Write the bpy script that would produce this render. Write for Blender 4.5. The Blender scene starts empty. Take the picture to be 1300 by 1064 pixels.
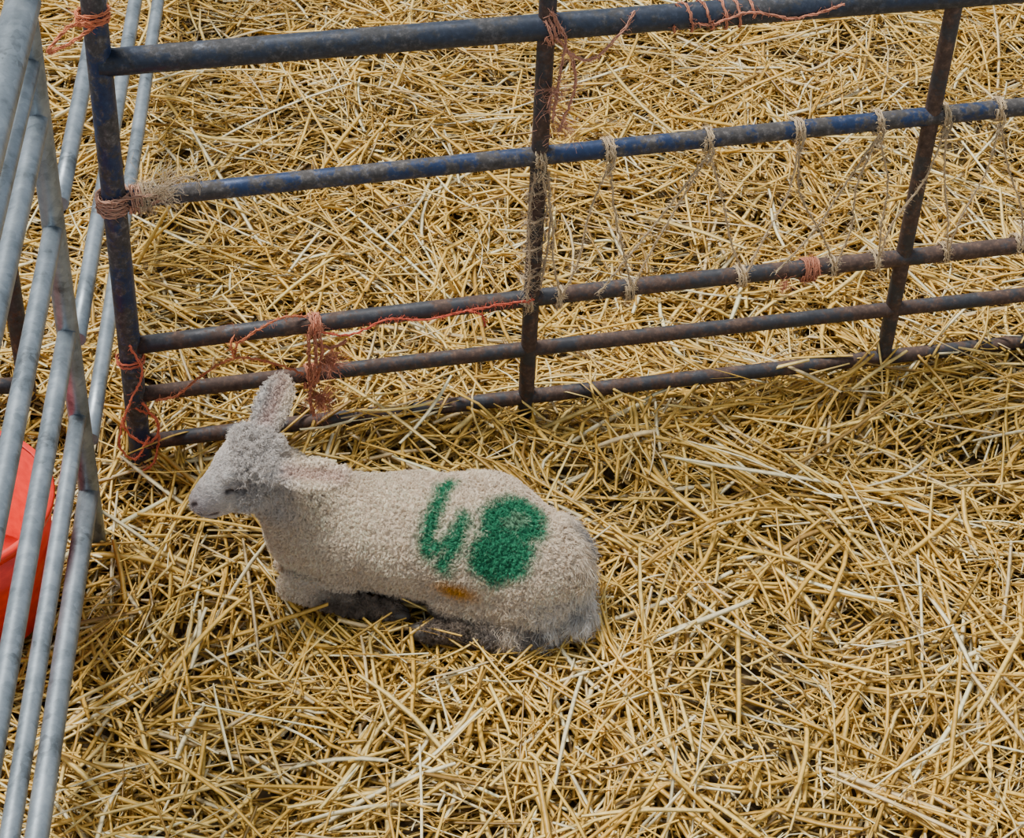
import bpy, math, time
import numpy as np
from mathutils import Matrix,Vector
from mathutils.kdtree import KDTree
rng=np.random.default_rng(7)
T0=time.time()
def nrm(v): 
    v=np.asarray(v,float); return v/np.maximum(np.linalg.norm(v,axis=-1,keepdims=True),1e-9)
# ------------------------------------------------------------ camera frame
Zc=nrm([0.0382,0.7552,0.6547]);Xc=np.array([0.9751,0.1148,-0.1894]);Xc=nrm(Xc-Zc*Xc.dot(Zc));Yc=np.cross(Zc,Xc)
R=np.array([Xc,Yc,Zc]); cam=np.array([-0.027,-2.343,2.1]); F=2573.0
# ------------------------------------------------------------ mesh helpers
def link(o,parent=None):
    bpy.context.scene.collection.objects.link(o)
    if parent is not None: o.parent=parent
    return o
def np_mesh(name,V,Q,col=None,smooth=True):
    V=np.asarray(V,np.float32);Q=np.asarray(Q,np.int32);k=Q.shape[1]
    me=bpy.data.meshes.new(name)
    me.vertices.add(len(V));me.vertices.foreach_set('co',V.ravel())
    me.loops.add(Q.size);me.loops.foreach_set('vertex_index',Q.ravel())
    me.polygons.add(len(Q));me.polygons.foreach_set('loop_start',np.arange(0,Q.size,k,dtype=np.int32))
    me.polygons.foreach_set('loop_total',np.full(len(Q),k,np.int32))
    me.update(calc_edges=True)
    if smooth: me.polygons.foreach_set('use_smooth',np.ones(len(Q),bool))
    if col is not None:
        a=me.color_attributes.new('Col','FLOAT_COLOR','POINT')
        c=np.ones((len(V),4),np.float32);c[:,:3]=col;a.data.foreach_set('color',c.ravel())
    me.validate()
    return me
def obj(name,me,mat=None,parent=None,**kw):
    o=bpy.data.objects.new(name,me)
    if mat: me.materials.append(mat)
    link(o,parent)
    for k,v in kw.items(): o[k]=v
    return o
def empty(name,loc,**kw):
    o=bpy.data.objects.new(name,None);o.location=loc;o.empty_display_size=.05
    link(o)
    for k,v in kw.items(): o[k]=v
    return o
def setparent(o,p):
    o.parent=p;o.matrix_parent_inverse=p.matrix_basis.inverted()
def strands(P,Rr,sides=4,flat=None,caps=False,up=None):
    N,K,_=P.shape
    d=nrm(P[:,-1]-P[:,0])
    if up is None:
        up=nrm(rng.normal(size=(N,3)))
    s=nrm(np.cross(d,up));u=np.cross(s,d)
    if flat is None: flat=np.ones(N)
    a=np.arange(sides)/sides*2*math.pi
    ring=s[:,None,:]*np.cos(a)[None,:,None]+u[:,None,:]*(np.sin(a)[None,:,None]*flat[:,None,None])
    V=P[:,:,None,:]+ring[:,None,:,:]*Rr[:,:,None,None]
    base=(np.arange(N)*K*sides)[:,None,None]
    i=np.arange(K-1)[None,:,None]*sides;j=np.arange(sides)[None,None,:];j2=(j+1)%sides
    Q=np.stack([base+i+j,base+i+j2,base+i+sides+j2,base+i+sides+j],-1).reshape(-1,4)
    return V.reshape(-1,3),Q
def tube(pts,rad,sides=10,cap=True,closed=False):
    P=np.asarray(pts,float);n=len(P)
    rad=np.full(n,rad,float) if np.isscalar(rad) else np.asarray(rad,float)
    T=np.gradient(P,axis=0);T=nrm(T)
    ref=np.array([0,0,1.]) if abs(T[0][2])<.9 else np.array([0,1.,0])
    u=nrm(np.cross(T[0],ref));V=[];a=np.arange(sides)/sides*2*math.pi
    for k in range(n):
        u=nrm(u-T[k]*np.dot(u,T[k]));w=np.cross(T[k],u)
        V.append(P[k]+rad[k]*(np.cos(a)[:,None]*u+np.sin(a)[:,None]*w))
    V=np.concatenate(V);Q=[]
    for k in range(n-1):
        for j in range(sides):
            j2=(j+1)%sides;Q.append((k*sides+j,k*sides+j2,(k+1)*sides+j2,(k+1)*sides+j))
    Q=np.array(Q)
    if cap:
        V=np.vstack([V,P[0],P[-1]]);c0=len(V)-2;c1=len(V)-1
        C=[]
        for j in range(sides):
            j2=(j+1)%sides
            C.append((c0,j2,j,j));C.append((c1,(n-1)*sides+j,(n-1)*sides+j2,(n-1)*sides+j2))
        return V,Q,np.array([(a_,b_,c_) for a_,b_,c_,_ in C])
    return V,Q,np.zeros((0,3),int)
def tubes_mesh(name,lst,smooth=True,col=None):
    vs=[];fs=[];o=0
    for V,Q,T in lst:
        vs+=V.tolist();fs+=[tuple(int(x)+o for x in q) for q in Q];fs+=[tuple(int(x)+o for x in t) for t in T];o+=len(V)
    me=bpy.data.meshes.new(name);me.from_pydata(vs,[],fs);me.update()
    nq=[len(p.vertices)==4 for p in me.polygons]
    me.polygons.foreach_set('use_smooth',np.array(nq))
    return me
# ------------------------------------------------------------ materials
def mat(name):
    m=bpy.data.materials.new(name);m.use_nodes=True
    nt=m.node_tree;b=nt.nodes['Principled BSDF'];return m,nt,b
def N(nt,t,**kw):
    n=nt.nodes.new(t)
    for k,v in kw.items():
        if k in n.inputs.keys(): n.inputs[k].default_value=v
        else: setattr(n,k,v)
    return n
def ramp(nt,fac,stops):
    r=nt.nodes.new('ShaderNodeValToRGB');e=r.color_ramp.elements
    while len(e)<len(stops): e.new(.5)
    for i,(p,c) in enumerate(stops): e[i].position=p;e[i].color=(*c,1)
    nt.links.new(fac,r.inputs[0]);return r
def paint_metal(name,paint,rust,thr,rough=.45,scale=22,metal=.3,chip=(.20,.12,.075)):
    m,nt,b=mat(name);L=nt.links.new
    tc=N(nt,'ShaderNodeTexCoord')
    n1=N(nt,'ShaderNodeTexNoise',Scale=scale,Detail=10.,Roughness=.75);L(tc.outputs['Object'],n1.inputs['Vector'])
    r1=ramp(nt,n1.outputs['Fac'],[(thr-.03,(0,0,0)),(thr+.03,(1,1,1))])
    n2=N(nt,'ShaderNodeTexNoise',Scale=110.,Detail=8.,Roughness=.75);L(tc.outputs['Object'],n2.inputs['Vector'])
    pr=ramp(nt,n2.outputs['Fac'],[(.3,tuple(.6*x for x in paint)),(.55,paint),(.75,tuple(min(1,x*1.6+.03) for x in paint))])
    rr=ramp(nt,n2.outputs['Fac'],[(.3,tuple(.45*x for x in rust)),(.52,rust),(.70,chip)])
    mx=N(nt,'ShaderNodeMix',data_type='RGBA');L(r1.outputs['Color'],mx.inputs['Factor']);L(pr.outputs['Color'],mx.inputs['A']);L(rr.outputs['Color'],mx.inputs['B'])
    L(mx.outputs['Result'],b.inputs['Base Color'])
    b.inputs['Metallic'].default_value=metal
    ro=N(nt,'ShaderNodeMapRange');ro.inputs['To Min'].default_value=rough;ro.inputs['To Max'].default_value=.75
    L(r1.outputs['Color'],ro.inputs['Value']);L(ro.outputs['Result'],b.inputs['Roughness'])
    bp=N(nt,'ShaderNodeBump',Strength=.4,Distance=.001);L(n2.outputs['Fac'],bp.inputs['Height']);L(bp.outputs['Normal'],b.inputs['Normal'])
    return m
M_blue=paint_metal('chipped_blue_paint',(.016,.036,.098),(.075,.068,.065),.49,scale=20,chip=(.22,.20,.19))
M_dkblue=paint_metal('dark_blue_worn',(.028,.038,.060),(.05,.050,.053),.49,scale=16,chip=(.15,.14,.14))
M_rust=paint_metal('worn_rusty_steel',(.042,.043,.050),(.085,.052,.040),.49,rough=.5,scale=18,chip=(.20,.12,.08))
def galv():
    m,nt,b=mat('galvanised_steel');L=nt.links.new
    tc=N(nt,'ShaderNodeTexCoord')
    v=N(nt,'ShaderNodeTexVoronoi',Scale=110.);L(tc.outputs['Object'],v.inputs['Vector'])
    n=N(nt,'ShaderNodeTexNoise',Scale=12.,Detail=8.,Roughness=.7);L(tc.outputs['Object'],n.inputs['Vector'])
    ad=N(nt,'ShaderNodeMath',operation='MULTIPLY_ADD');L(v.outputs['Color'],ad.inputs[0]);ad.inputs[1].default_value=.16;L(n.outputs['Fac'],ad.inputs[2])
    r=ramp(nt,ad.outputs[0],[(.38,(.08,.092,.10)),(.5,(.18,.215,.24)),(.66,(.27,.315,.35)),(.85,(.38,.43,.46))])
    L(r.outputs['Color'],b.inputs['Base Color']);b.inputs['Metallic'].default_value=.6;b.inputs['Roughness'].default_value=.45
    return m
M_galv=galv()
def vcol(name,rough=.6,spec=.3,noise=0):
    m,nt,b=mat(name);L=nt.links.new
    a=N(nt,'ShaderNodeVertexColor',layer_name='Col');src=a.outputs['Color']
    if noise:
        tc=N(nt,'ShaderNodeTexCoord');n=N(nt,'ShaderNodeTexNoise',Scale=noise,Detail=4.);L(tc.outputs['Object'],n.inputs['Vector'])
        r=ramp(nt,n.outputs['Fac'],[(.3,(.7,.7,.7)),(.7,(1.15,1.15,1.15))])
        mx=N(nt,'ShaderNodeMix',data_type='RGBA',blend_type='MULTIPLY');mx.inputs['Factor'].default_value=1
        L(src,mx.inputs['A']);L(r.outputs['Color'],mx.inputs['B']);src=mx.outputs['Result']
    L(src,b.inputs['Base Color']);b.inputs['Roughness'].default_value=rough
    b.inputs['Specular IOR Level'].default_value=spec
    return m
M_straw=vcol('straw',.38,.45,120)
M_wool=vcol('wool',.85,.1)
M_skin=vcol('lamb_skin',.8,.15,120)
M_tw=vcol('twine_fibre',.8,.15)
# ------------------------------------------------------------ lamb SDF
def smin(a,b,k):
    h=np.clip(.5+.5*(b-a)/k,0,1);return b*(1-h)+a*h-k*h*(1-h)
def cone(P,a,b,ra,rb):
    a=np.array(a);b=np.array(b);ab=b-a;t=np.clip(((P-a)@ab)/ab.dot(ab),0,1)
    return np.linalg.norm(P-(a+t[...,None]*ab),axis=-1)-(ra+(rb-ra)*t)
def ell(P,c,ax,r):
    ax=np.array(ax);q=(P-np.array(c))@ax.T;r=np.array(r)
    k0=np.linalg.norm(q/r,axis=-1);k1=np.linalg.norm(q/(r*r),axis=-1)
    return k0*(k0-1)/np.maximum(k1,1e-9)
def frame(d,n):
    d=nrm(d);n=np.array(n,float);n=nrm(n-d*d.dot(n));return np.array([d,np.cross(n,d),n])
A_=np.array
chest=(.226,-.280,.096);mid1=(.278,-.294,.092);mid=(.363,-.318,.090);hip=(.452,-.358,.100);rump=(.510,-.410,.092)
EA0=A_([.158,-.266,.264]);EA1=A_([.202,-.206,.318]);EB0=A_([.168,-.332,.258]);EB1=A_([.262,-.388,.282])
eyeA=A_([.1044,-.3359,.2340]);eyeB=A_([.1282,-.3329,.2389]);eyeU=A_([.1162,-.3294,.2434])
mA=A_([.0620,-.3385,.2035]);mM=A_([.0740,-.3400,.2010]);mB=A_([.0884,-.3398,.2005]);nA=A_([.0560,-.3330,.2160]);nB=A_([.0600,-.3370,.2205])
GROOVE=[(eyeA,eyeB,.0034),(mA,mM,.0028),(mM,mB,.0024),(nA,nB,.0030)]
LID=[(eyeU*.7+eyeA*.3,eyeU*.7+eyeB*.3,.0060)]
def lamb_sdf(P):
    P=P.astype(np.float32)
    d=cone(P,chest,mid1,.066,.074)
    d=smin(d,cone(P,mid1,mid,.074,.083),.022)
    d=smin(d,cone(P,mid,hip,.083,.092),.022)
    d=smin(d,cone(P,hip,rump,.092,.078),.022)
    d=smin(d,cone(P,(.226,-.284,.118),(.172,-.284,.198),.060,.043),.026)
    d=smin(d,cone(P,(.484,-.412,.084),(.405,-.402,.050),.064,.038),.007)
    d=smin(d,cone(P,(.236,-.312,.106),(.262,-.342,.056),.045,.027),.007)
    # fore legs (near, far)
    d=smin(d,cone(P,(.264,-.346,.046),(.186,-.330,.038),.0205,.0175),.006)
    d=smin(d,cone(P,(.184,-.331,.034),(.255,-.372,.028),.0155,.0125),.004)
    d=smin(d,cone(P,(.255,-.372,.028),(.318,-.392,.020),.0125,.0115),.004)
    d=smin(d,cone(P,(.23,-.26,.045),(.188,-.275,.028),.022,.016),.010)
    # hind leg
    d=smin(d,cone(P,(.405,-.400,.045),(.495,-.456,.034),.030,.024),.007)
    d=smin(d,cone(P,(.508,-.464,.032),(.400,-.448,.024),.0215,.0150),.005)
    d=smin(d,cone(P,(.400,-.448,.022),(.358,-.436,.018),.0145,.0120),.005)
    d=smin(d,cone(P,(.558,-.428,.095),(.566,-.468,.045),.018,.015),.012)
    # head: domed skull, short deep muzzle, rounded nose, jaw and cheek
    h=ell(P,(.141,-.287,.240),frame(A_([-.075,-.042,-.030]),(0,0,1)),(.049,.040,.043))
    h=smin(h,cone(P,(.118,-.302,.238),(.088,-.317,.221),.0310,.0235),.012)
    h=smin(h,cone(P,(.086,-.318,.218),(.074,-.324,.212),.0230,.0205),.006)
    h=smin(h,cone(P,(.135,-.306,.212),(.084,-.323,.200),.027,.0155),.008)
    h=smin(h,cone(P,(.152,-.312,.222),(.132,-.320,.210),.028,.020),.007)
    h=smin(h,cone(P,(.126,-.322,.257),(.106,-.326,.253),.010,.008),.006)
    for a,b,r in GROOVE: h=-smin(-h,cone(P,a,b,r,r*.85),.0025)
    for a,b,r in LID: h=smin(h,cone(P,a,b,r,r),.002)
    d=smin(d,h,.012)
    for a,b,n,w in((EA0,EA1,(-.35,-.8,.45),.0245),(EB0,EB1,(-.15,-.35,.9),.0235)):
        fr=frame(b-a,n);c=(a+b)/2;Lh=np.linalg.norm(b-a)/2*1.05
        e=ell(P,c,fr,(Lh,w,.0062))
        e=-smin(-e,ell(P,c+fr[2]*.0090+fr[0]*.002,fr,(Lh*.85,w*.72,.0100)),.003)
        d=smin(d,e,.004)
        d=smin(d,cone(P,a-fr[0]*.012,a+fr[0]*.014,.014,.008),.006)
    q=P
    w=np.sin(q[...,0]*130+2.2*np.sin(q[...,2]*85+q[...,1]*60))*np.sin(q[...,2]*210+3*np.sin(q[...,0]*60))
    w2=np.sin(q[...,0]*310+2*np.sin(q[...,2]*190))*np.sin(q[...,2]*380+q[...,1]*200+2*np.sin(q[...,0]*160))
    msk=np.clip((q[...,0]-.19)/.05,0,1)
    return d-(w*.0015+w2*.0008)*msk
lo=A_([.03,-.56,-.03]);hi=A_([.64,-.17,.36]);hs=.0025
n3=np.ceil((hi-lo)/hs).astype(int)
def grid_sdf():
    D=np.empty(n3,np.float32)
    ys=lo[1]+np.arange(n3[1])*hs;zs=lo[2]+np.arange(n3[2])*hs
    yy,zz=np.meshgrid(ys,zs,indexing='ij')
    for i0 in range(0,n3[0],16):
        xs=lo[0]+np.arange(i0,min(i0+16,n3[0]))*hs
        P=np.empty((len(xs),n3[1],n3[2],3),np.float32)
        P[...,0]=xs[:,None,None];P[...,1]=yy;P[...,2]=zz
        D[i0:i0+len(xs)]=lamb_sdf(P)
    return D
D=grid_sdf()
def surface_nets(D,lo,h):
    S=D<0
    nx,ny,nz=D.shape
    c=[(0,0,0),(1,0,0),(0,1,0),(1,1,0),(0,0,1),(1,0,1),(0,1,1),(1,1,1)]
    def sl(A,o): return A[o[0]:nx-1+o[0],o[1]:ny-1+o[1],o[2]:nz-1+o[2]]
    cnt=sum(sl(S,o).astype(np.int8) for o in c)
    ii=np.argwhere((cnt>0)&(cnt<8))
    idx=-np.ones((nx-1,ny-1,nz-1),np.int64);idx[tuple(ii.T)]=np.arange(len(ii))
    vals=np.stack([D[ii[:,0]+o[0],ii[:,1]+o[1],ii[:,2]+o[2]] for o in c],1)
    acc=np.zeros((len(ii),3));w=np.zeros(len(ii))
    E=[(0,1),(2,3),(4,5),(6,7),(0,2),(1,3),(4,6),(5,7),(0,4),(1,5),(2,6),(3,7)]
    ca=np.array(c,float)
    for a,b in E:
        fa=vals[:,a];fb=vals[:,b];x=(fa<0)!=(fb<0)
        t=np.where(x,fa/np.where(x,fa-fb,1),0)
        p=ca[a]+t[:,None]*(ca[b]-ca[a]);acc+=p*x[:,None];w+=x
    V=lo+(ii+acc/w[:,None])*h
    Q=[]
    for ax in range(3):
        o=[0,0,0];o[ax]=1
        A=S[:nx-o[0],:ny-o[1],:nz-o[2]];B=S[o[0]:,o[1]:,o[2]:]
        e=np.argwhere(A!=B);u=(ax+1)%3;v=(ax+2)%3
        ok=(e[:,u]>0)&(e[:,v]>0)&(e[:,u]<D.shape[u]-1)&(e[:,v]<D.shape[v]-1);e=e[ok]
        du=np.zeros(3,int);du[u]=1;dv_=np.zeros(3,int);dv_[v]=1
        q=np.stack([idx[tuple((e-du-dv_).T)],idx[tuple((e-dv_).T)],idx[tuple(e.T)],idx[tuple((e-du).T)]],1)
        flip=~A[tuple(e.T)]
        q[flip]=q[flip][:,::-1];Q.append(q)
    return V,np.concatenate(Q)
LV,LQ=surface_nets(D,lo,hs)
def grad(P):
    e=.002;g=np.stack([lamb_sdf(P+np.eye(3)[k]*e)-lamb_sdf(P-np.eye(3)[k]*e) for k in range(3)],-1);return nrm(g)
LN=grad(LV)
# green marker-spray strokes on the flank (object coordinates)
STROKES={'four1':[(.4073,-.3260,.1850),(.3896,-.3545,.1814),(.3773,-.3733,.1712),(.3690,-.3887,.1574),(.3665,-.4025,.1409)],
 'four2':[(.3668,-.4007,.1437),(.3849,-.4086,.1527),(.4060,-.4117,.1669)],
 'four3':[(.4156,-.3951,.1823),(.4002,-.4138,.1609),(.3836,-.4227,.1302)],
 'eight1':[(.4924,-.3813,.1860),(.5158,-.3933,.1738),(.5095,-.4209,.1696),(.4789,-.4298,.1685),(.4529,-.4162,.1780),(.4568,-.3967,.1886),(.4924,-.3813,.1860)],
 'eight2':[(.4745,-.4294,.1689),(.4893,-.4439,.1593),(.4779,-.4578,.1447),(.4483,-.4549,.1321),(.4308,-.4425,.1443),(.4376,-.4284,.1654),(.4745,-.4294,.1689)]}
STAIN=A_([.3978,-.4379,.0937])
def polyd(P,pts):
    d=np.full(len(P),9.)
    for a,b in zip(pts[:-1],pts[1:]):
        a=np.array(a);b=np.array(b);ab=b-a;t=np.clip(((P-a)@ab)/ab.dot(ab),0,1)
        d=np.minimum(d,np.linalg.norm(P-(a+t[:,None]*ab),axis=1))
    return d
def sn(P,f,ph=0): return (np.sin(P[:,0]*f+ph+1.7*np.sin(P[:,1]*f*.7+ph))*np.sin(P[:,2]*f*1.1+2*np.sin(P[:,0]*f*.6)))
def lamb_color(P):
    n=len(P);c=np.tile(A_([.88,.73,.56]),(n,1))
    c=c*(1+.07*sn(P,35,2.)+.04*sn(P,90,.5))[:,None]
    def mixc(c,col,w): return c*(1-w[:,None])+np.array(col)*w[:,None]
    head=np.clip((.205-P[:,0])/.03,0,1)*np.clip((P[:,2]-.15)/.03,0,1)
    c=mixc(c,(.70,.64,.585),head)
    mz=np.clip(1-np.linalg.norm(P-A_([.066,-.335,.210]),axis=1)/.038,0,1)
    c=mixc(c,(.38,.31,.31),mz*.85)
    el=polyd(P,[eyeA,eyeB]);c=mixc(c,(.33,.28,.26),np.clip(1.6-el/.009,0,1)*.6);c=mixc(c,(.04,.03,.03),np.clip(1.8-el/.0032,0,1)*.97)
    el=polyd(P,[mA,mM,mB]);c=mixc(c,(.10,.06,.06),np.clip(1.7-el/.0027,0,1)*.9)
    el=polyd(P,[nA,nB]);c=mixc(c,(.05,.03,.03),np.clip(1.7-el/.0032,0,1)*.95)
    for a,b in((EA0,EA1),(EB0,EB1)):
        el=polyd(P,[a*.8+b*.2,b*.9+a*.1]);c=mixc(c,(.62,.42,.36),np.clip(1.3-el/.013,0,1)*.65)
    rp=np.clip((P[:,0]-.46)/.05,0,1)*np.clip((.11-P[:,2])/.04,0,1);c=mixc(c,(.84,.79,.72),rp)
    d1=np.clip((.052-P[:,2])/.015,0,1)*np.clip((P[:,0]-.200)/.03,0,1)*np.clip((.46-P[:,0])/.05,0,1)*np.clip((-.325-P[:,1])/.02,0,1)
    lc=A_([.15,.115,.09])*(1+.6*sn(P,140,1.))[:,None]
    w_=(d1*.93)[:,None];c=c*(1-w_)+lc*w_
    g=np.clip(sn(P,80,1.)*1.8-.1,0,1)*np.clip((P[:,0]-.40)/.05,0,1)*np.clip((.075-P[:,2])/.03,0,1);c=mixc(c,(.14,.13,.13),g*.88)
    dk=np.clip(1-np.linalg.norm(P-A_([.568,-.405,.125]),axis=1)/.034,0,1);c=mixc(c,(.20,.20,.21),np.clip(dk*1.6,0,1))
    st=np.clip(1.4-np.linalg.norm((P-STAIN)*A_([.6,1,1.6]),axis=1)/.022,0,1);c=mixc(c,(.74,.37,.045),st)
    near=9+np.zeros(n)
    for k,v in STROKES.items():
        dd=polyd(P,v)-(.0138 if k[0]=='f' else .0178);near=np.minimum(near,dd)
    near+=sn(P,400)*.0022+sn(P,170,2)*.0025+rng.normal(size=n)*.003
    w=np.clip(.5-near/.017,0,1)
    for k,s in (('eight1',.86),('eight2',1.0)):
        ctr=np.mean(STROKES[k][:-1],axis=0);wash=np.clip(1.6-np.linalg.norm(P-ctr,axis=1)/.026,0,1)*s;w=np.maximum(w,wash)
    return mixc(c,(.003,.235,.115),w*.96)
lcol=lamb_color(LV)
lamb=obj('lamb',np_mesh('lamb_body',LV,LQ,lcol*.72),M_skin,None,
   label='young cream woolly lamb lying in straw with green painted number',category='lamb')
def sample_surface(V,Q,n):
    A=V[Q[:,0]];B=V[Q[:,1]];C=V[Q[:,2]];E=V[Q[:,3]]
    ar=.5*np.linalg.norm(np.cross(C-A,E-B),axis=1);p=ar/ar.sum()
    f=rng.choice(len(Q),n,p=p);u=rng.random(n)[:,None];v=rng.random(n)[:,None]
    P=(A[f]*(1-u)+B[f]*u)*(1-v)+(E[f]*(1-u)+C[f]*u)*v
    Nn=nrm((LN[Q[f]]).mean(1));return P,Nn
down=A_([0,0,-1.]);back=nrm([.9,-.25,-.25]);hb=nrm([.8,.3,.15])
def zones(P):
    face=np.clip((.126-P[:,0])/.02,0,1)*np.clip((P[:,2]-.16)/.03,0,1)
    crown=np.clip((.2-P[:,0])/.03,0,1)*np.clip((P[:,2]-.19)/.03,0,1)*(1-face)
    ear=((np.minimum(polyd(P,[EA0*.75+EA1*.25,EA1]),polyd(P,[EB0*.75+EB1*.25,EB1])))<.027).astype(float)
    neck=np.clip(1.2-np.linalg.norm(P-A_([.19,-.29,.19]),axis=1)/.07,0,1)*(1-face)
    shag=np.clip((P[:,0]-.40)/.07,0,1)*np.clip((.090-P[:,2])/.035,0,1)
    tail=np.clip((P[:,0]-.545)/.02,0,1)
    shag=np.maximum(shag,tail*.7)
    legd=np.clip((.05-P[:,2])/.02,0,1)*(P[:,0]<.38)
    return face,crown,ear,neck,shag,legd
def lens(P):
    face,crown,ear,neck,shag,legd=zones(P)
    L=.0062+.008*np.maximum(neck,crown)+.024*shag
    L=L*(1-face)+.0035*face;L=L*(1-ear)+.0050*ear;L=L*(1-legd)+.008*legd
    feat=np.minimum(np.minimum(polyd(P,[eyeA,eyeB]),polyd(P,[mA,mM,mB])),polyd(P,[nA,nB]))
    return L*np.clip(feat/.007,.18,1)
NS=34000
SP,SNm=sample_surface(LV,LQ,NS)
Sf=zones(SP);SL=lens(SP)
sdir=rng.normal(size=(NS,3))*.8+Sf[0][:,None]*hb*2.5+Sf[4][:,None]*(down*1.6+back*1.2)+ .5*down
sdir-=SNm*(sdir*SNm).sum(1)[:,None]
lift=(1-.6*Sf[0]-.35*Sf[4])[:,None]
Stip=SP+nrm(SNm*lift*1.0+sdir*.8)*(SL*.95)[:,None]
Scurl=nrm(np.cross(SNm,sdir))
kd=KDTree(NS)
for i_,p in enumerate(SP): kd.insert(p,i_)
kd.balance()
NW=200000
P0,N0=sample_surface(LV,LQ,NW)
keep=P0[:,2]>.004;P0=P0[keep];N0=N0[keep];NW=len(P0)
si=np.array([kd.find(p)[1] for p in P0])
L0=lens(P0)*rng.uniform(.75,1.2,NW)
Zn=zones(P0)
tgt=Stip[si];cl=(.60-.3*Zn[0]+.15*np.maximum(Zn[1],Zn[4]))[:,None]
own=P0+(Stip[si]-SP[si])
tip=tgt*cl+own*(1-cl)+rng.normal(size=(NW,3))*(L0*.17)[:,None]
pa=P0-N0*.001
curl=Scurl[si]*(L0*.22)[:,None]*(1-Zn[0])[:,None]
pb=pa+(tip-pa)*.30+N0*(L0*.22)[:,None]+curl
pc=pa+(tip-pa)*.68+N0*(L0*.20)[:,None]-curl*.6
pd=tip-N0*(L0*.12)[:,None]
PP=np.stack([pa,pb,pc,pd],1)
r0=rng.uniform(.00020,.00037,NW)*(1-.2*Zn[0])
RR=r0[:,None]*A_([1.2,1.0,.85,.3])[None]
WV,WQ=strands(PP,RR,3)
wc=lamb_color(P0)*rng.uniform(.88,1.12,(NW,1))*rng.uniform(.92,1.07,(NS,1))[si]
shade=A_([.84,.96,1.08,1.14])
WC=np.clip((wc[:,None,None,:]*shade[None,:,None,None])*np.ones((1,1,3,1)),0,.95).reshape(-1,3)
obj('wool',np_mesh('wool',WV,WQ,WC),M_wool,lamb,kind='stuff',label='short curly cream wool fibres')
M_hoof,nt,b=mat('hoof_horn');b.inputs['Roughness'].default_value=.5
tn=N(nt,'ShaderNodeTexNoise',Scale=60.);rp_=ramp(nt,tn.outputs['Fac'],[(.3,(.03,.025,.02)),(.7,(.10,.08,.06))]);nt.links.new(rp_.outputs['Color'],b.inputs['Base Color'])
def hoof(name,a,b,r):
    t=np.linspace(0,1,7)[:,None];a=np.array(a);b=np.array(b);P=a+(b-a)*t
    rr=r*A_([.7,.95,1.05,1.05,.95,.75,.35])
    return obj(name,tubes_mesh(name,[tube(P+A_([0,.005,0]),rr*.8,10),tube(P-A_([0,.005,0]),rr*.8,10)]),M_hoof,lamb)
hoof('hoof',(.314,-.391,.020),(.342,-.399,.016),.0120)
hoof('hoof',(.363,-.437,.018),(.335,-.430,.015),.0120)
print('lamb',time.time()-T0)
# ------------------------------------------------------------ ground
def gh(x,y):
    h=.014*np.sin(x*5.1+1.3*np.sin(y*3.7))+.012*np.sin(y*6.3+x*2.1+1)+.013*np.sin(x*13+y*9)*np.sin(y*11-x*4)+.010*np.sin(x*21-y*17)*np.sin(x*9+y*23)
    h=h+.035*np.clip((x-.95)/.6,0,1)*np.clip((y+.5)/.3,0,1)*np.clip((.5-y)/.4,0,1)
    h=h+.03*np.clip((y-.35)/.8,0,1)
    h=h-.012*np.exp(-((x-.02)**2+(y+.02)**2)/.02)
    a=np.stack([x-.37,y+.35],-1);c,s=math.cos(-.42),math.sin(-.42)
    u=a[...,0]*c+a[...,1]*s;v=-a[...,0]*s+a[...,1]*c
    m=np.exp(-((u/.25)**4+(v/.12)**4));return h*(1-m)-.002*m
gx=np.linspace(-1.3,2.9,220);gy=np.linspace(-1.6,2.5,220)
GX,GY=np.meshgrid(gx,gy,indexing='ij');GV=np.stack([GX,GY,gh(GX,GY)-.038],-1).reshape(-1,3)
i,j=np.meshgrid(np.arange(219),np.arange(219),indexing='ij');b_=(i*220+j).ravel();GQ=np.stack([b_,b_+220,b_+221,b_+1],1)
m,nt,b=mat('trodden_bedding');tc=N(nt,'ShaderNodeTexCoord');n1=N(nt,'ShaderNodeTexNoise',Scale=35.,Detail=8.);nt.links.new(tc.outputs['Object'],n1.inputs['Vector'])
r=ramp(nt,n1.outputs['Fac'],[(.3,(.04,.024,.009)),(.6,(.11,.068,.025)),(.8,(.20,.13,.045))]);nt.links.new(r.outputs['Color'],b.inputs['Base Color']);b.inputs['Roughness'].default_value=.95
obj('floor',np_mesh('floor',GV,GQ),m,None,kind='structure')
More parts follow.
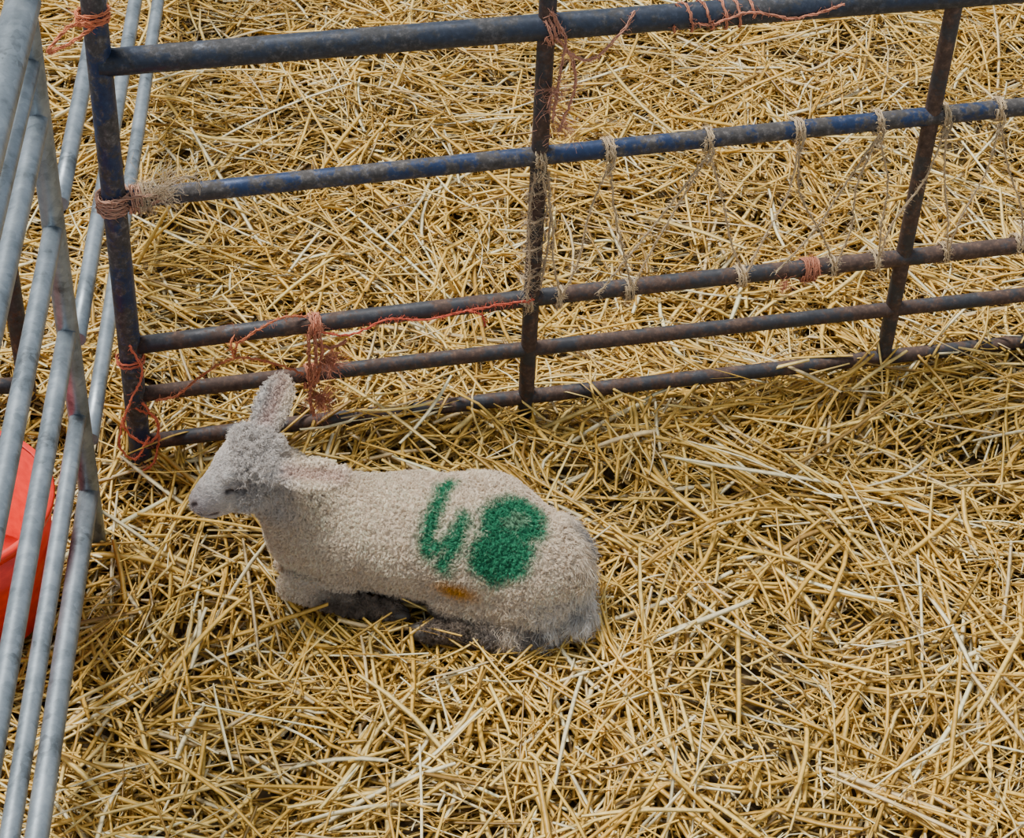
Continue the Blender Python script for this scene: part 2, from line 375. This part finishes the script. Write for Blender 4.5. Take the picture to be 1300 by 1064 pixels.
# ------------------------------------------------------------ straw
def in_lamb(P):
    q=P.reshape(-1,3);res=np.full(len(q),1.)
    bb=((q>lo)&(q<hi)).all(1);res[bb]=lamb_sdf(q[bb]);return res.reshape(P.shape[:-1])
PAL=A_([[.86,.54,.105],[.76,.45,.075],[.94,.67,.21],[.97,.84,.48],[.60,.34,.055],[.34,.19,.04],[.78,.58,.28],[.92,.62,.155]])
def make_straw(n,zr,lenmu,sg,rr,tilt,bendk=.03,K=4,flp=(.55,.25,.20),xr=(-.75,2.5),yr=(-1.25,2.1),kink=.15):
    x=rng.uniform(*xr,n);y=rng.uniform(*yr,n)
    a=rng.uniform(0,2*math.pi,n)*.6+1.6*np.sin(x*3.3+y*2.7)+1.4*np.sin(y*5.1-x*3.)
    nb=int(n*.4);src=rng.integers(0,max(1,n//8),nb);x[-nb:]=x[src]+rng.normal(0,.020,nb);y[-nb:]=y[src]+rng.normal(0,.020,nb);a[-nb:]=a[src]+rng.normal(0,.16,nb)
    L=np.clip(rng.lognormal(math.log(lenmu),sg,n),.015,.36)
    tz=rng.normal(0,tilt,n);big=rng.random(n)<.07;tz[big]*=3
    d=nrm(np.stack([np.cos(a),np.sin(a),tz],-1))
    side=nrm(np.stack([-np.sin(a),np.cos(a),np.zeros(n)],-1))
    t=np.linspace(-.5,.5,K)
    bend=rng.normal(0,bendk,n)*L;bz=rng.normal(0,.03,n)*L
    kn=(rng.random(n)<kink)*rng.normal(0,.25,n)*L
    tt=t[None,:]
    off=bend[:,None]*(1-4*tt**2)+kn[:,None]*np.maximum(tt-.05,0)
    z=gh(x,y)+rng.uniform(*zr,n)
    c=np.stack([x,y,z],-1)
    P=c[:,None,:]+d[:,None,:]*(tt*L[:,None])[...,None]+side[:,None,:]*off[...,None]
    P[...,2]+=bz[:,None]*(1-4*tt**2)
    e0=gh(P[:,0,0],P[:,0,1])-gh(x,y);e1=gh(P[:,-1,0],P[:,-1,1])-gh(x,y)
    P[...,2]+=.8*(e0[:,None]*(.5-tt)+e1[:,None]*(.5+tt))
    r=rng.uniform(*rr,n)
    ok=(in_lamb(P).min(1)>.002)
    P=P[ok];r=r[ok];n=len(P)
    Rr=np.repeat(r[:,None],K,1);Rr[:,0]*=.8;Rr[:,-1]*=.7
    flat=rng.choice([.18,.45,.9],n,p=flp)
    Rr*=np.where(flat<.2,1.35,1)[:,None]
    up=nrm(A_([0,0,1.])+rng.normal(0,.45,(n,3)))
    V,Q=strands(P,Rr,4,flat,up=up)
    ci=rng.choice(len(PAL),n,p=[.25,.2,.16,.11,.10,.04,.05,.09])
    c=PAL[ci]*rng.uniform(.75,1.06,(n,1))
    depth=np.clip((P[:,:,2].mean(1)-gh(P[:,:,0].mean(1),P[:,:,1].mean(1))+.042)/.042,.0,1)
    c=np.clip(c*(.38+.62*depth)[:,None],0,.95)      # shade in the gaps painted in: straw colour darkens deeper in the bed
    return V,Q,np.repeat(c,K*4,0)
def join(parts):
    o=0;Vs=[];Qs=[];Cs=[]
    for V,Q,C in parts: Vs.append(V);Qs.append(Q+o);Cs.append(C);o+=len(V)
    return np.concatenate(Vs),np.concatenate(Qs),np.concatenate(Cs)
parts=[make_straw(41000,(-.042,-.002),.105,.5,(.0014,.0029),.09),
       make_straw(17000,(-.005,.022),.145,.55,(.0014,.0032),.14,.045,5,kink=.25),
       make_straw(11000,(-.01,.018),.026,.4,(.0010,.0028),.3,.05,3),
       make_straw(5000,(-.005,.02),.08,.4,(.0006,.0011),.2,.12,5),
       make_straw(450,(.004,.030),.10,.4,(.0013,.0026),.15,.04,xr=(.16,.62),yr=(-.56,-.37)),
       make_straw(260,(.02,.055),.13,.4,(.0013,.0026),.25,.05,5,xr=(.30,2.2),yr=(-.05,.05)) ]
SV,SQ,SC=join(parts)
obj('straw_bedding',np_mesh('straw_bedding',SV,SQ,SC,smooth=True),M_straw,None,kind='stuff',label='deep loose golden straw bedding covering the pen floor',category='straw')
print('straw',time.time()-T0,len(SV))
# ------------------------------------------------------------ pen fence (blue / rusty)
def pipe(name,a,b,r,m,parent,wob=.0,seg=14,sides=16,**kw):
    t=np.linspace(0,1,seg)[:,None];a=np.array(a,float);b=np.array(b,float);P=a+(b-a)*t
    if wob: P=P+np.stack([0*t[:,0],np.sin(t[:,0]*7)*wob,np.sin(t[:,0]*5+1)*wob],1)
    o=obj(name,tubes_mesh(name,[tube(P,r,sides)]),m);setparent(o,parent)
    for k,v in kw.items():o[k]=v
    return o
fence=empty('pen_hurdle',(0,0,0),label='chipped blue and rusty steel pipe hurdle tied with twine',category='fence panel')
bpy.context.view_layer.update()
pipe('post',(0,0,-.03),(0.003,0,.90),.0165,M_blue,fence,label='chipped blue steel post')
pipe('post',(.6,0,-.02),(.6,0,.90),.0125,M_rust,fence)
pipe('post',(1.195,0,-.02),(1.195,0,.90),.0125,M_rust,fence)
pipe('post',(1.8,0,-.02),(1.8,0,.90),.0125,M_rust,fence)
pipe('rail',(.0,0,.704),(2.4,0,.704),.0185,M_dkblue,fence,wob=.001,label='thick dark blue top rail')
pipe('rail',(.0,0,.488),(2.4,0,.520),.0140,M_blue,fence,wob=.001,label='chipped blue rail')
pipe('rail',(.0,0,.230),(2.4,0,.262),.0135,M_rust,fence,wob=.003)
pipe('rail',(.0,0,.138),(2.4,0,.150),.0120,M_rust,fence,wob=.002)
pipe('rail',(.0,0,.044),(2.4,0,.046),.0120,M_rust,fence,wob=.002)
f2=empty('rusty_hurdle',(-.16,.16,0),label='rusty dark steel hurdle behind the galvanised panels',category='fence panel');bpy.context.view_layer.update()
pipe('post',(-.16,.16,-.02),(-.16,.16,.42),.014,M_rust,f2)
for z in (.05,.21,.40): pipe('rail',(-.16,.16,z),(-1.0,.26,z),.013,M_rust,f2)
# ------------------------------------------------------------ galvanised hurdles
Dg=A_([-.165,-.986,0]);Dg/=np.linalg.norm(Dg);h0=A_([-.0796,-.1594,0.])
def ghurdle(base,d,length,zs,rs,top,label,posts=(0,1)):
    e=empty('galvanised_hurdle',tuple(base),label=label,category='fence panel');bpy.context.view_layer.update()
    for s in posts: pipe('post',base+d*s*length,base+d*s*length+A_([0,0,top]),.0150,M_galv,e)
    for z,r in zip(zs,rs):
        pipe('rail',base+A_([0,0,z]),base+d*length+A_([0,0,z]),r,M_galv,e)
    return e
g1=ghurdle(h0,Dg,1.35,[.89,.81,.73,.565,.397,.25,.105],[.021,.012,.0135,.0130,.0130,.012,.0150],1.05,'galvanised steel tube sheep hurdle beside the red bucket')
g2=ghurdle(h0-Dg*.06,-Dg,1.6,[.56,.334,.15],[.012,.012,.012],1.05,'galvanised steel hurdle running over straw behind corner post',posts=(1,))
# ------------------------------------------------------------ red bucket
m_red,nt,b=mat('red_plastic');b.inputs['Roughness'].default_value=.35
tn=N(nt,'ShaderNodeTexNoise',Scale=14.,Detail=5.);rp_=ramp(nt,tn.outputs['Fac'],[(.3,(.66,.014,.006)),(.7,(.92,.035,.012))]);nt.links.new(rp_.outputs['Color'],b.inputs['Base Color'])
def lathe(name,prof,c,seg=48):
    prof=np.array(prof);a=np.arange(seg)/seg*2*math.pi
    V=np.stack([c[0]+prof[:,0][:,None]*np.cos(a),c[1]+prof[:,0][:,None]*np.sin(a),c[2]+prof[:,1][:,None]+0*a],-1).reshape(-1,3)
    Q=[]
    for k in range(len(prof)-1):
        for j in range(seg):
            j2=(j+1)%seg;Q.append((k*seg+j,k*seg+j2,(k+1)*seg+j2,(k+1)*seg+j))
    return np_mesh(name,V,Q)
bc=(-.275,-.235,.0)
bk=empty('bucket',bc,label='bright red plastic bucket standing behind the galvanised hurdle',category='bucket');bpy.context.view_layer.update()
o=obj('bucket_body',lathe('bucket_body',[(.001,.0),(.125,.0),(.132,.004),(.146,.190),(.142,.190),(.128,.010),(.001,.008)],bc),m_red);setparent(o,bk)
o=obj('rim',lathe('rim',[(.144,.180),(.151,.181),(.153,.190),(.150,.195),(.142,.194)],bc),m_red);setparent(o,bk)
a=np.linspace(0,math.pi,20);hp=np.stack([bc[0]-.11*np.sin(a),bc[1]+.150*np.cos(a),.188+.03*np.sin(a)],1)
o=obj('handle',tubes_mesh('handle',[tube(hp,.003,8)]),M_galv);setparent(o,bk)
# ------------------------------------------------------------ twine
def coil(c,ax,r,turns,pitch,n=None,phase=0):
    ax=nrm(ax);ref=A_([0,0,1.]) if abs(ax[2])<.9 else A_([1.,0,0])
    u=nrm(np.cross(ax,ref));w=np.cross(ax,u);n=n or int(turns*14)
    t=np.linspace(0,turns*2*math.pi,n);c=np.array(c)
    return c+r*(np.cos(t+phase)[:,None]*u+np.sin(t+phase)[:,None]*w)+ax*((np.linspace(-.5,.5,n))*pitch*turns)[:,None]
def resample(P,step):
    P=np.array(P,float)
    Q=[];E=np.vstack([2*P[0]-P[1],P,2*P[-1]-P[-2]])
    for k in range(1,len(E)-2):
        n=max(2,int(np.linalg.norm(E[k+1]-E[k])/step));t=np.linspace(0,1,n,endpoint=False)[:,None]
        a,b,c,d=E[k-1],E[k],E[k+1],E[k+2]
        Q.append(.5*((2*b)+(c-a)*t+(2*a-5*b+4*c-d)*t*t+(3*b-a-3*c+d)*t**3))
    Q.append(P[-1:]);return np.concatenate(Q)
def twine(paths,r,color,label,fuzz=300,flen=.012,frays=()):
    parts=[];allp=[]
    for P in paths:
        P=resample(P,.004)
        P=P+rng.normal(0,.0006,P.shape)
        T=nrm(np.gradient(P,axis=0));u=nrm(np.cross(T,[.3,.2,.93]));w=np.cross(T,u)
        ph=np.arange(len(P))*.6
        for k in range(3):
            q=ph+k*2*math.pi/3
            off=(np.cos(q)[:,None]*u+np.sin(q)[:,None]*w)*r*.6+rng.normal(0,r*.15,P.shape)
            V,Q,_=tube(P+off,r*.45,5,cap=False)
            c=np.array(color)*rng.uniform(.7,1.3)*rng.uniform(.85,1.15,(len(V),1));parts.append((V,Q,c))
        allp.append(P)
    A=np.concatenate(allp)
    if fuzz:
        i=rng.integers(0,len(A),fuzz);p=A[i]+rng.normal(0,r*.6,(fuzz,3));d=nrm(rng.normal(size=(fuzz,3)));L=rng.uniform(.3,1,fuzz)*flen
        e=nrm(d+rng.normal(0,.6,(fuzz,3)))
        PPx=np.stack([p,p+d*(L*.5)[:,None],p+d*(L*.5)[:,None]+e*(L*.5)[:,None]],1)
        V,Q=strands(PPx,np.full((fuzz,3),.00024),3);parts.append((V,Q,np.array(color)*rng.uniform(.9,1.5,(len(V),1))))
    for (c,dr,n,L,spread) in frays:
        c=np.array(c);p=c+rng.normal(0,.003,(n,3));K=5;S=[p];d=nrm(np.array(dr)+rng.normal(0,spread,(n,3)))
        ln=rng.uniform(.3,1,n)*L/K
        for k in range(K): d=nrm(d+rng.normal(0,.5,(n,3)));S.append(S[-1]+d*ln[:,None])
        PPx=np.stack(S,1);V,Q=strands(PPx,np.full((n,K+1),.00030),3);parts.append((V,Q,np.array(color)*rng.uniform(.8,1.5,(len(V),1))))
    V,Q,C=join(parts)
    return obj('twine',np_mesh('twine',V,Q,np.clip(C,0,.95)),M_tw,None,label=label,category='twine')
OR=(.60,.19,.09);OR2=(.50,.20,.12);NA=(.54,.41,.25)
X1=(1,0,0)
twine([coil((0,0,.775),(0,.15,1),.021,3,.006),[(0,-.02,.775),(-.03,-.05,.79),(-.06,-.09,.78),(-.03,-.045,.765),(.0,-.021,.77)]],.0024,OR,'orange baler twine wrapped round the blue corner post')
twine([coil((0,0,.488),(0,0,1),.0215,5,.006),coil((.03,0,.488),X1,.018,3,.006),[(0,-.02,.50),(.03,-.02,.505),(.07,-.02,.50),(.05,-.02,.49)]],.0026,(.45,.25,.17),'faded brown twine lashing at rail joint')
twine([coil((.045,0,.490),X1,.019,3,.006),[(.045,-.02,.50),(.07,-.022,.515),(.10,-.02,.53),(.12,-.018,.52)]],.0020,(.52,.40,.26),'frayed beige sisal twine on blue rail joint',fuzz=400,flen=.025,frays=[((.06,-.018,.505),(1,-.2,.6),120,.07,.6)])
twine([coil((.270,0,.2345),X1,.0175,3,.006),coil((.262,0,.139),X1,.0165,3,.006),
       [(.262,-.018,.25),(.258,-.021,.20),(.262,-.02,.15)],[(.272,-.018,.25),(.278,-.022,.20),(.268,-.02,.14)],[(.268,-.019,.24),(.268,-.026,.19),(.258,-.022,.12),(.262,-.03,.085)],
       [(.27,-.018,.215),(.29,-.02,.205),(.315,-.02,.215)]],.0030,OR2,'frayed orange twine knot hanging from lower rails',fuzz=500,
      frays=[((.285,-.022,.185),(.9,-.2,-.8),200,.05,.7),((.270,-.025,.115),(.7,-.2,-.8),240,.055,.7)])
twine([[(.27,-.016,.236),(.32,-.019,.225),(.38,-.017,.245),(.43,-.017,.236),(.50,-.016,.244),(.55,-.018,.250),(.60,-.017,.252)],[(.50,-.018,.245),(.52,-.02,.235),(.525,-.02,.215)]],.0018,(.62,.12,.07),'red orange twine trailing along a rusty rail')
twine([[(.25,-.018,.16),(.20,-.02,.19),(.15,-.02,.205),(.10,-.02,.18),(.06,-.02,.145),(.03,-.018,.14)],[(.15,-.02,.205),(.145,-.018,.23),(.155,0,.246),(.15,.018,.235)],[(.15,-.018,.21),(.16,-.02,.235),(.22,-.01,.262),(.26,0,.252)]],.0019,OR,'orange twine swag draped between two rails',fuzz=400)
twine([[(0,-.02,.25),(.015,-.022,.20),(-.005,-.022,.15),(-.02,-.022,.10),(.01,-.022,.06),(.03,-.02,.09),(.01,-.02,.14)],[(-.02,-.025,.12),(-.03,-.03,.07),(-.01,-.03,.04),(.015,-.03,.08)],
       [(.0,-.02,.13),(.03,-.018,.10),(.02,-.025,.03),(-.005,-.03,.01)],coil((0,0,.21),(0,0,1),.0195,2,.006)],.0019,(.62,.16,.09),'tangled red orange twine round base of corner post')
twine([coil((.604,0,.704),(1,0,.3),.0215,3,.006),[(.60,-.022,.74),(.62,-.024,.70),(.617,-.024,.65),(.610,-.022,.57)],[(.61,-.022,.70),(.63,-.022,.67),(.64,-.02,.62),(.62,-.022,.55)],[(.62,-.02,.68),(.66,-.02,.66),(.70,-.02,.70),(.72,-.01,.725)]],.0022,(.50,.24,.16),'frayed orange twine hanging from the top rail',fuzz=600,
      frays=[((.612,-.022,.62),(0,-.1,-1),70,.07,.5),((.625,-.02,.56),(0,-.1,-1),60,.05,.6)])
twine([coil((.80,0,.704),X1,.020,2,.025),coil((.86,0,.704),X1,.020,3,.02),[(.78,0,.725),(.82,-.02,.70),(.88,-.021,.715),(.95,-.021,.70),(1.02,-.02,.715)]],.0020,OR2,'faded orange twine wound along the dark blue top rail')
twine([coil((1.04,0,.241),X1,.0175,5,.005)],.0024,OR2,'faded orange twine wrapped round rusty rail',frays=[((.995,-.018,.235),(0,-.2,-1),60,.03,.7)])
K2=[.598,.70,.848,.985,1.108,1.213,1.298];K3=[.595,.642,.752,.93,1.075,1.146,1.26,1.384]
zr2=lambda x:.488+.0133*x
zr3=lambda x:.230+.0133*x
for x in K2:
    twine([coil((x,0,zr2(x)),X1,.0165,int(rng.integers(2,4)),.0055,phase=rng.random()*6),[(x,-.018,zr2(x)+.008),(x+.006,-.021,zr2(x)-.01),(x-.003,-.02,zr2(x)-.03)]],.0022,NA,'natural sisal twine knot tied on blue rail',fuzz=200,frays=[((x,-.018,zr2(x)-.015),(0,-.2,-1),16,.03,.6)])
for x in K3:
    twine([coil((x,0,zr3(x)),X1,.0155,int(rng.integers(2,4)),.0055,phase=rng.random()*6)],.0020,NA,'natural sisal twine wrapped round rusty rail',fuzz=160)
pairs=[(.598,.642),(.70,.642),(.70,.752),(.848,.752),(.848,.93),(.985,.93),(.985,1.075),(1.108,1.075),(1.108,1.146),(1.213,1.146),(1.213,1.26),(1.298,1.26),(1.298,1.384),(.848,.70),(1.108,.98)]
for a_,b2 in pairs:
    s=rng.normal(0,.006,2)
    za=zr2(a_)-.012;zb=zr3(b2)+.012
    twine([[(a_,-.018,za),(a_*.66+b2*.34+s[0],-.019,za*.66+zb*.34-.008),(a_*.33+b2*.67+s[1],-.020,za*.33+zb*.67-.008),(b2,-.017,zb)]],.0017,NA,'loose sisal string laced between two rails',fuzz=150,flen=.014)
twine([coil((.6,0,.37),(0,0,1),.0155,4,.05),[(.59,-.016,.48),(.585,-.018,.40),(.59,-.018,.30),(.588,-.016,.24)],[(.61,-.016,.48),(.617,-.018,.38),(.608,-.018,.27)]],.0018,(.48,.36,.23),'frayed sisal twine running down rusty post',fuzz=700,flen=.026)
# ------------------------------------------------------------ world, light, camera
wd=bpy.data.worlds.new('World');bpy.context.scene.world=wd;wd.use_nodes=True
bg=wd.node_tree.nodes['Background'];bg.inputs['Color'].default_value=(.80,.89,1,1);bg.inputs['Strength'].default_value=.68
sl=bpy.data.lights.new('barn_daylight','SUN');sl.energy=5.9;sl.angle=math.radians(18);sl.color=(1,.97,.92)
so=link(bpy.data.objects.new('barn_daylight',sl))
so.rotation_euler=Vector((-.30,.36,1)).to_track_quat('Z','Y').to_euler()
cd=bpy.data.cameras.new('camera');cd.sensor_width=36;cd.lens=F/1300*36;co=link(bpy.data.objects.new('camera',cd))
co.matrix_world=Matrix(((*R[0],cam[0]),(*R[1],cam[1]),(*R[2],cam[2]),(0,0,0,1)))
bpy.context.scene.camera=co
print('total',time.time()-T0)
